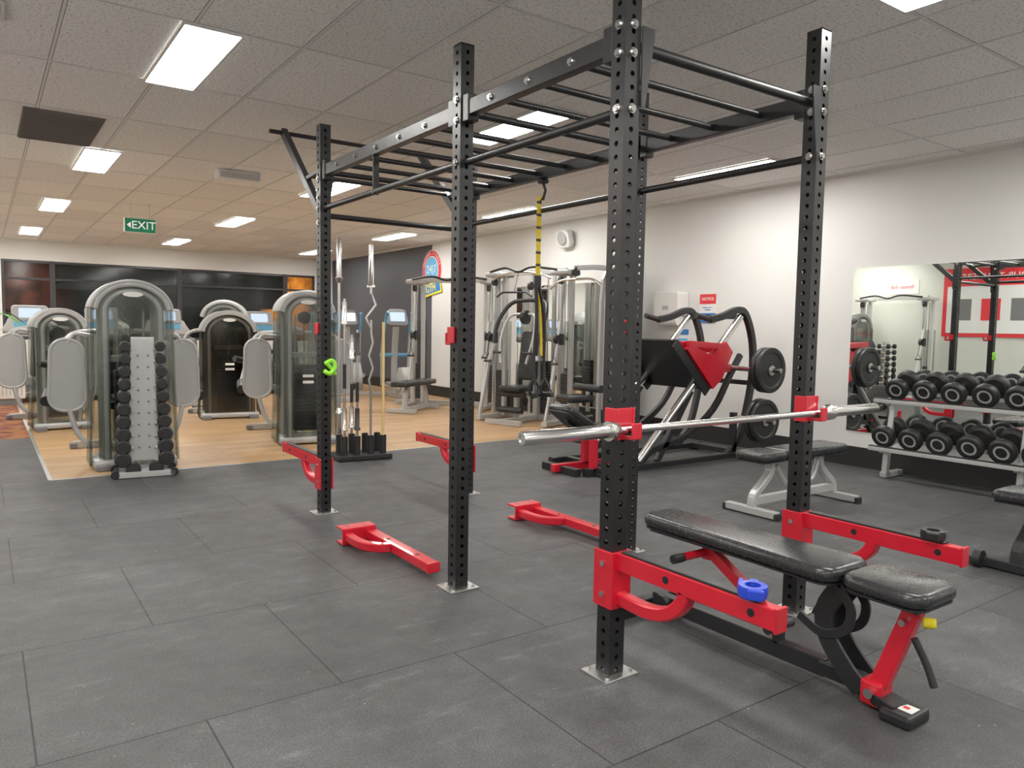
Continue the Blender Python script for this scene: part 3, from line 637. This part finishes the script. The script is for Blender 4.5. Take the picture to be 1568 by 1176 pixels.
# ------------------------------------------------------------------ selectorised machines
def arch(wd,h,n=14):
    r=wd/2;p=[(-r,0,0),(-r,0,(h-r)*.3),(-r,0,(h-r)*.6)]
    for i in range(n+1):
        a=pi-pi*i/n;p.append((r*math.cos(a),0,h-r*.85+r*.85*math.sin(a)))
    p+= [(r,0,(h-r)*.6),(r,0,(h-r)*.3),(r,0,0)];return p
def wmachine(name,loc,yaw,W=.66,H=1.7,shields=True,seat=True,press=True,dark=False,dep=.34):
    m=MB();TT=TINTD if dark else TINT
    for yy in (-dep/2+.03,dep/2-.03):
        A=[(x,yy,z+.06) for x,_,z in arch(W-.2,H-.14)]
        m.tube(A,.036,SILVER,side=(0,1,0),seg=12)
    A=[(x*(1+.10*max(0,1-z/(H*.55))),0,z+.04) for x,_,z in arch(W,H-.05,18)]
    m.sweep(A,[(-dep/2,-.004),(dep/2,-.004),(dep/2,.004),(-dep/2,.004)],TT,(0,1,0),smooth=True)
    m.sweep(A,[(-dep/2-.014,-.014),(-dep/2+.014,-.014),(-dep/2+.014,.014),(-dep/2-.014,.014)],TINT,(0,1,0))
    C=[(x,0,z+.045) for x,_,z in arch(W,H-.04,24)][4:-4]
    m.sweep(C,[(-dep/2-.012,-.045),(dep/2+.012,-.045),(dep/2+.02,-.02),(dep/2,.022),(-dep/2,.022),(-dep/2-.02,-.02)],LGREY,(0,1,0))
    poly=[(x,z) for x,_,z in arch(W-.06,H-.08,18)]
    m.prism(poly,.006,TT,T((0,-dep/2-.004,.05))@RX(pi/2)); m.prism(poly,.006,TT,T((0,dep/2+.004,.05))@RX(pi/2))
    m.prism([(.085*math.cos(2*pi*i/20),.024*math.sin(2*pi*i/20)) for i in range(20)],.006,WHITE,T((0,-dep/2-.018,H-.11))@RX(pi/2))
    for i in range(18): m.box((0,0,.16+i*.042),(W*.42,.14,.036),DARKST,bev=.004)
    for s in (-1,1): m.cyl((s*W*.17,0,.1),(s*W*.17,0,H-.25),.012,CHROME,10)
    m.cyl((0,0,.9),(0,0,H-.2),.006,RUBBER,6);m.cyl((0,-.03,H-.28),(0,.03,H-.28),.07,BLACKF,20)
    m.box((0,-.02,1.0),(W*.5,.1,.06),SILVER,bev=.008)
    for z in (.55,.62): m.box((0,-dep/2-.012,z+.15),(.12,.006,.03),WHITE)
    m.box((0,0,.05),(W+.04,dep+.1,.07),SILVER,bev=.02);m.box((-W*.42,-dep/2-.07,.025),(.12,.12,.05),MGREY,bev=.01);m.box((W*.42,-dep/2-.07,.025),(.12,.12,.05),MGREY,bev=.01)
    m.rtube([(0,.1,.05),(0,.6,.05),(0,1.25,.05)],.09,.07,SILVER,(1,0,0));m.beam((-.38,1.25,.04),(.38,1.25,.04),.08,.07,SILVER)
    for s in (-1,1): m.box((s*.38,1.25,.03),(.07,.1,.06),MGREY,bev=.01)
    if seat:
        m.rtube([(0,.85,.06),(0,.8,.3),(0,.72,.46)],.07,.07,SILVER,(1,0,0),k=3);pad(m,.42,.36,.3,.08,T((0,.68,.52)))
        m.rtube([(0,1.1,.06),(0,1.02,.5),(0,.98,1.1)],.06,.08,SILVER,(1,0,0),k=3);pad(m,.62,.36,.28,.08,T((0,.92,.9))@RX(pi/2-.12))
    if shields:
        for s in (-1,1):
            M=T((s*(W/2+.17),.22,.84))@RZ(s*.12)@RX(pi/2)
            rr=rrect(.28,.64,.12,6,.25)
            m.prism(rr,.02,LGREY,M,bev=.006)
            lp=[Vector((x*1.06,y*1.03,0)) for x,y in rr]
            m.tube(lp+[lp[0]],.018,SILVER,side=(0,0,1),M=M,cap=False)
            m.tube([(s*(W/2-.02),.16,.15),(s*(W/2+.1),.2,.3),(s*(W/2+.16),.22,.52)],.024,SILVER,side=(0,1,0),k=4)
            m.tube([(s*(W/2-.05),.2,1.2),(s*(W/2+.1),.22,1.22),(s*(W/2+.16),.22,1.14)],.02,SILVER,side=(0,1,0),k=4)
    if press:
        for s in (-1,1):
            m.tube([(s*.12,.6,1.25),(s*(W/2+.1),.62,1.2),(s*(W/2+.2),.6,.95),(s*(W/2+.3),.5,.66)],.026,SILVER,k=5)
            m.cyl((s*(W/2+.2),.55,.9),(s*(W/2+.38),.45,.94),.035,RUBBER,14);m.cyl((s*(W/2+.3),.5,.66),(s*(W/2+.34),.25,.6),.05,RUBBER,14)
            m.cyl((s*(W/2+.04),.62,1.0),(s*(W/2+.14),.6,1.0),.11,MGREY,20)
            m.cyl((s*(W/2+.15),.5,.72),(s*(W/2+.2),.5,.72),.09,BLACKF,20)
        m.rtube([(0,.9,1.0),(0,.75,1.28),(0,.5,1.3),(0,.12,1.25)],.07,.06,SILVER,(1,0,0),k=4)
    return m.obj(name,loc,yaw)
wmachine("selectorized_weight_machine",(1.14,7.80,0),.0,.66,1.7)
wmachine("selectorized_weight_machine",(.78,10.9,0),.1,.58,1.47)
wmachine("selectorized_weight_machine",(2.88,11.1,0),-.15,.74,1.5,shields=False,dark=True)
wmachine("selectorized_weight_machine",(3.0,8.35,0),-.1,.6,1.7)
wmachine("selectorized_weight_machine",(3.3,12.9,0),2.8,.7,1.7,shields=False)
# ------------------------------------------------------------------ cable machines
def cable(name,loc,yaw,W=1.1,H=2.15,col=SILVER,center=True):
    m=MB()
    for s in (-1,1):
        x=s*W/2
        m.rtube([(x,-.35,.05),(x,.0,.05),(x,.4,.05)],.09,.07,col,(1,0,0))
        m.beam((x-.09,.15,.05),(x-.09,.15,H),.06,.06,col);m.beam((x+.09,.15,.05),(x+.09,.15,H),.06,.06,col)
        m.cyl((x,.0,.08),(x,.0,H-.1),.02,CHROME,12);m.box((x,0,1.2),(.09,.1,.16),BLACKF,bev=.01);m.cyl((x-.02,-.08,1.2),(x+.02,-.08,1.2),.06,BLACKF,18)
        m.box((x,.12,H-.03),(.3,.34,.07),col,bev=.02)
        for i in range(15): m.box((x,.2,.14+i*.04),(.15,.12,.034),DARKST,bev=.003)
        m.cyl((x,.2,.7),(x,.2,H-.1),.005,RUBBER,6);m.cyl((x-.05,.2,.1),(x-.05,.2,H-.1),.01,CHROME,8);m.cyl((x+.05,.2,.1),(x+.05,.2,H-.1),.01,CHROME,8)
        m.cyl((x-.02,0,H-.14),(x+.02,0,H-.14),.055,BLACKF,18)
        m.tube([(x,-.1,1.2),(x,-.14,1.0),(x-s*.02,-.14,.95)],.005,RUBBER);m.tube([(x-.06,-.14,.86),(x,-.14,.96),(x+.06,-.14,.86)],.006,BLACKF);m.cyl((x-.06,-.14,.86),(x+.06,-.14,.86),.015,RUBBER,10)
        m.box((x,.28,.8),(.22,.01,1.3),TINT)
        m.rtube([(x,-.32,.08),(x,-.2,.5),(x,-.02,1.3),(x,.1,H-.05)],.04,.05,col,(1,0,0),k=4)
    m.beam((-W/2,.15,H),(W/2,.15,H),.07,.08,col)
    m.tube([(-W/2,-.1,H),(-W*.2,-.2,H+.04),(0,-.2,H-.02),(W*.2,-.2,H+.04),(W/2,-.1,H)],.018,BLACKF,side=(0,0,1),k=5)
    m.beam((-W/2,.35,.05),(W/2,.35,.05),.07,.07,col)
    if center:
        m.rtube([(0,.3,.05),(0,.3,1.0),(0,.25,H)],.08,.1,col,(1,0,0),k=3)
        pad(m,.4,.36,.32,.07,T((0,-.2,.5)));m.beam((0,-.2,.05),(0,-.2,.46),.06,.06,col);m.beam((0,-.5,.05),(0,.3,.05),.08,.07,col);m.beam((-.3,-.5,.04),(.3,-.5,.04),.07,.07,col)
        pad(m,.7,.32,.26,.08,T((0,.08,.95))@RX(pi/2-.1))
        for s in (-1,1):
            m.tube([(0,.1,1.75),(s*.3,.05,1.7),(s*.4,-.15,1.4),(s*.36,-.3,1.0)],.03,BLACKF,side=(0,1,0),k=5);m.cyl((s*.36,-.3,1.0),(s*.2,-.34,1.0),.018,RUBBER,12);m.cyl((s*.34,-.28,1.12),(s*.4,-.3,.9),.04,col,12)
            m.tube([(s*.05,.0,1.55),(s*.22,-.1,1.5),(s*.28,-.22,1.2),(s*.22,-.3,.85)],.02,col,side=(0,1,0),k=5)
        m.cyl((-.2,-.28,.42),(.2,-.28,.42),.045,RUBBER,14);m.cyl((-.2,-.34,.2),(.2,-.34,.2),.045,RUBBER,14)
        m.tube([(-.5,-.15,H-.12),(-.35,-.15,H-.06),(0,-.15,H-.02),(.35,-.15,H-.06),(.5,-.15,H-.12)],.015,CHROME,side=(0,1,0),k=4)
        m.cyl((-.03,-.02,1.5),(.03,-.02,1.5),.1,BLACKF,20)
        # central weight stack, lat bar and rower handle
        for i in range(18): m.box((0,.42,.14+i*.042),(.3,.14,.036),DARKST,bev=.003)
        for s in (-1,1): m.cyl((s*.09,.42,.1),(s*.09,.42,H-.05),.012,CHROME,8);m.beam((s*.2,.42,.05),(s*.2,.42,H),.05,.05,col)
        m.beam((-.2,.42,H),(.2,.42,H),.06,.06,col);m.tube([(-.3,-.3,1.78),(-.2,-.3,1.84),(.2,-.3,1.84),(.3,-.3,1.78)],.014,BLACKF,side=(0,1,0));m.cyl((0,-.3,1.84),(0,-.2,H-.02),.005,RUBBER,6)
        m.cyl((-.02,.1,1.95),(.02,.1,1.95),.06,BLACKF,18);m.cyl((-.02,.0,.3),(.02,.0,.3),.06,BLACKF,18)
    return m.obj(name,loc,yaw)
cable("cable_crossover_machine",(6.35,10.75,0),-.9,1.3,2.12,SILVER,False)
cable("multi_station_gym",(6.35,8.65,0),-1.25,1.15,2.15,SILVER,True)
cable("cable_crossover_machine",(-.95,8.2,0),pi/2,1.3,2.1,WHITEM,False)
m=MB();m.beam((-.4,0,.05),(.5,0,.05),.06,.06,SILVER);m.beam((-.4,-.25,.04),(-.4,.25,.04),.06,.06,SILVER);m.beam((.5,-.2,.04),(.5,.2,.04),.06,.06,SILVER);m.rtube([(-.35,0,.05),(-.3,0,.3),(-.2,0,.42)],.05,.06,SILVER,(0,1,0),k=3);m.rtube([(.45,0,.05),(.4,0,.3),(.3,0,.42)],.05,.06,SILVER,(0,1,0),k=3)
pad(m,1.1,.28,.28,.07,T((0,0,.46))@RZ(pi/2));m.obj("flat_bench",(5.6,10.6,0),.6)
m=MB();m.box((0,0,.04),(.5,.62,.06),MGREY,bev=.015);m.prism(rrect(.46,.24,.06),2.0,MGREY,T((.1,0,1.06))@RZ(pi/2),bev=.01)
for s in (-1,1): m.rtube([(-.1,s*.24,.06),(-.1,s*.24,1.0),(-.08,s*.22,2.0),(.1,s*.2,2.1)],.05,.06,SILVER,(0,1,0),k=3)
m.beam((0,-.2,2.1),(0,.2,2.1),.06,.06,SILVER)
m.rtube([(0,0,2.1),(-.35,0,2.13),(-.75,0,2.1)],.07,.06,SILVER,(0,1,0),k=3);m.cyl((-.75,-.02,2.05),(-.75,.02,2.05),.055,BLACKF,18)
m.tube([(-.75,-.5,1.86),(-.75,-.3,1.95),(-.75,0,1.96),(-.75,.3,1.95),(-.75,.5,1.86)],.015,CHROME,side=(1,0,0),k=4);m.cyl((-.75,0,1.96),(-.75,0,2.05),.006,RUBBER,6)
m.beam((-1.0,0,.05),(0,0,.05),.08,.07,SILVER);m.beam((-1.0,-.3,.04),(-1.0,.3,.04),.07,.07,SILVER);m.beam((-.7,0,.05),(-.7,0,.44),.06,.06,SILVER);pad(m,.4,.36,.34,.08,T((-.72,0,.48))@RZ(pi/2));m.cyl((-.5,-.25,.6),(-.5,.25,.6),.05,RUBBER,14);m.beam((-.5,0,.3),(-.5,0,.6),.04,.04,SILVER)
m.obj("lat_pulldown_machine",(6.8,7.22,0))
# ------------------------------------------------------------------ cardio
def treadmill(loc,yaw=0):
    m=MB()
    m.box((0,0,.13),(.72,1.7,.1),MGREY,bev=.03);m.box((0,-.05,.185),(.5,1.5,.01),RUBBER);m.box((0,.75,.25),(.74,.36,.2),LGREY,bev=.07,seg=4,smooth=True)
    for s in (-1,1):
        m.box((s*.31,-.05,.19),(.08,1.5,.03),LGREY,bev=.01);m.box((s*.3,-.75,.04),(.06,.1,.08),RUBBER);m.box((s*.3,.7,.04),(.06,.1,.08),RUBBER)
        m.rtube([(s*.36,.7,.2),(s*.38,.66,.7),(s*.38,.55,1.15)],.06,.09,SILVER,(1,0,0),k=4);m.tube([(s*.38,.58,1.08),(s*.38,.3,1.05),(s*.38,.1,1.0)],.025,RUBBER,side=(1,0,0),k=3)
    m.prism(rrect(.84,.34,.1,6,.7),.1,LGREY,T((0,.55,1.24))@RX(1.05),bev=.03,smooth=True);m.prism(rrect(.56,.3,.06,5),.06,LGREY,T((0,.6,1.46))@RX(1.25),bev=.02)
    m.prism(rrect(.34,.18,.02),.004,SCREEN,T((0,.566,1.47))@RX(1.25));m.prism(rrect(.5,.12,.03),.004,LBLUE,T((0,.5,1.27))@RX(1.05))
    m.beam((-.36,.52,1.08),(.36,.52,1.08),.06,.05,SILVER)
    m.obj("treadmill",loc,yaw)
for x in (.72,1.85,2.95,4.75): treadmill((x,15.3,0))
def elliptical(loc,yaw):
    m=MB()
    m.beam((0,-.8,.05),(0,.8,.05),.12,.08,SILVER);m.beam((-.32,-.8,.04),(.32,-.8,.04),.08,.07,SILVER);m.beam((-.32,.8,.04),(.32,.8,.04),.08,.07,SILVER)
    m.prism([(-.3,0),(-.28,.3),(-.05,.52),(.2,.5),(.36,.25),(.36,0)],.26,LGREY,T((0,-.45,.1))@RZ(pi/2)@RX(pi/2),bev=.03,smooth=True)
    m.rtube([(0,.5,.08),(0,.48,.7),(0,.38,1.25),(0,.34,1.42)],.1,.1,SILVER,(1,0,0),k=4)
    m.prism(rrect(.42,.34,.08,6,.36),.07,MGREY,T((0,.3,1.5))@RX(1.2),bev=.02);m.prism(rrect(.28,.18,.02),.004,SCREEN,T((0,.262,1.52))@RX(1.2))
    for s in (-1,1):
        m.tube([(s*.25,.45,.25),(s*.26,.42,.8),(s*.25,.3,1.25),(s*.24,.12,1.55)],.022,SILVER,side=(1,0,0),k=4);m.tube([(s*.25,.32,1.22),(s*.24,.12,1.55),(s*.22,.08,1.6)],.03,LBLUE,side=(1,0,0),k=3)
        m.beam((s*.25,.46,.25),(s*.18,-.5,.3+s*.06),.05,.05,SILVER);m.box((s*.22,-.05+s*.15,.33+s*.02),(.16,.38,.05),MGREY,bev=.02)
        m.cyl((s*.05,.45,.8),(s*.28,.45,.8),.04,LBLUE,14)
    m.obj("elliptical_trainer",loc,yaw)
elliptical((6.1,14.3,0),-.25);elliptical((6.3,12.45,0),-.2);elliptical((5.2,13.2,0),-.2);elliptical((6.3,16.3,0),-.2)
m=MB();m.box((0,0,.4),(.5,.22,.6),WHITE,bev=.02);m.box((0,0,.05),(.4,.18,.1),MGREY)
for i in range(9): m.box((-.2+i*.05,-.112,.4),(.012,.008,.48),LGREY)
m.obj("panel_heater",(.3,14.2,0))
m=MB();m.lathe([(0,0),(.15,0),(.19,.35),(.2,.36),(.17,.36),(.16,.3),(0,.3)],WHITE,(0,0,0),(0,0,1),20);m.tube([(0,0,.3),(.02,0,.7),(0,.02,1.05)],.02,BAMBOO,k=3)
for i in range(14):
    a=i*2.4;r=.45+.1*(i%3);up=.5-.05*(i%4)
    p=[Vector((0,.02,.95+.02*i)),Vector((math.cos(a)*r*.5,math.sin(a)*r*.5,1.2+up*.5)),Vector((math.cos(a)*r,math.sin(a)*r,1.05+up*.4))]
    c_=catmull(p,4);sd=Vector((-math.sin(a),math.cos(a),0));vs=[];n=len(c_)
    for j,q in enumerate(c_):
        wd_=.045*math.sin(pi*(j+.5)/n);vs+= [q+sd*wd_,q-sd*wd_]
    m.add(vs,[[2*j,2*j+1,2*j+3,2*j+2] for j in range(n-1)],LEAF)
m.obj("potted_palm",(-.05,12.6,0))
# ------------------------------------------------------------------ world & camera
wd=D.worlds.new("w");SC.world=wd;wd.use_nodes=True;wd.node_tree.nodes["Background"].inputs[0].default_value=(.02,.025,.04,1);wd.node_tree.nodes["Background"].inputs[1].default_value=.3
h,pt,ya_,ro,f=1.3369,.0737,.6159,.0169,1172.4
F=Vector((math.sin(ya_)*math.cos(pt),math.cos(ya_)*math.cos(pt),-math.sin(pt)))
R=Vector((math.cos(ya_),-math.sin(ya_),0));U=R.cross(F)
R2=R*math.cos(ro)+U*math.sin(ro);U2=-R*math.sin(ro)+U*math.cos(ro)
cm=D.cameras.new("camera");cm.sensor_fit='HORIZONTAL';cm.sensor_width=36;cm.lens=36*f/1600;cm.clip_start=.05
co=D.objects.new("camera",cm);SC.collection.objects.link(co)
Mx=Matrix((R2,U2,-F)).transposed().to_4x4();Mx.translation=(0,0,h);co.matrix_world=Mx
SC.camera=co
SC.view_settings.view_transform='Standard'
SC.view_settings.exposure=.2
SC.view_settings.gamma=1.08
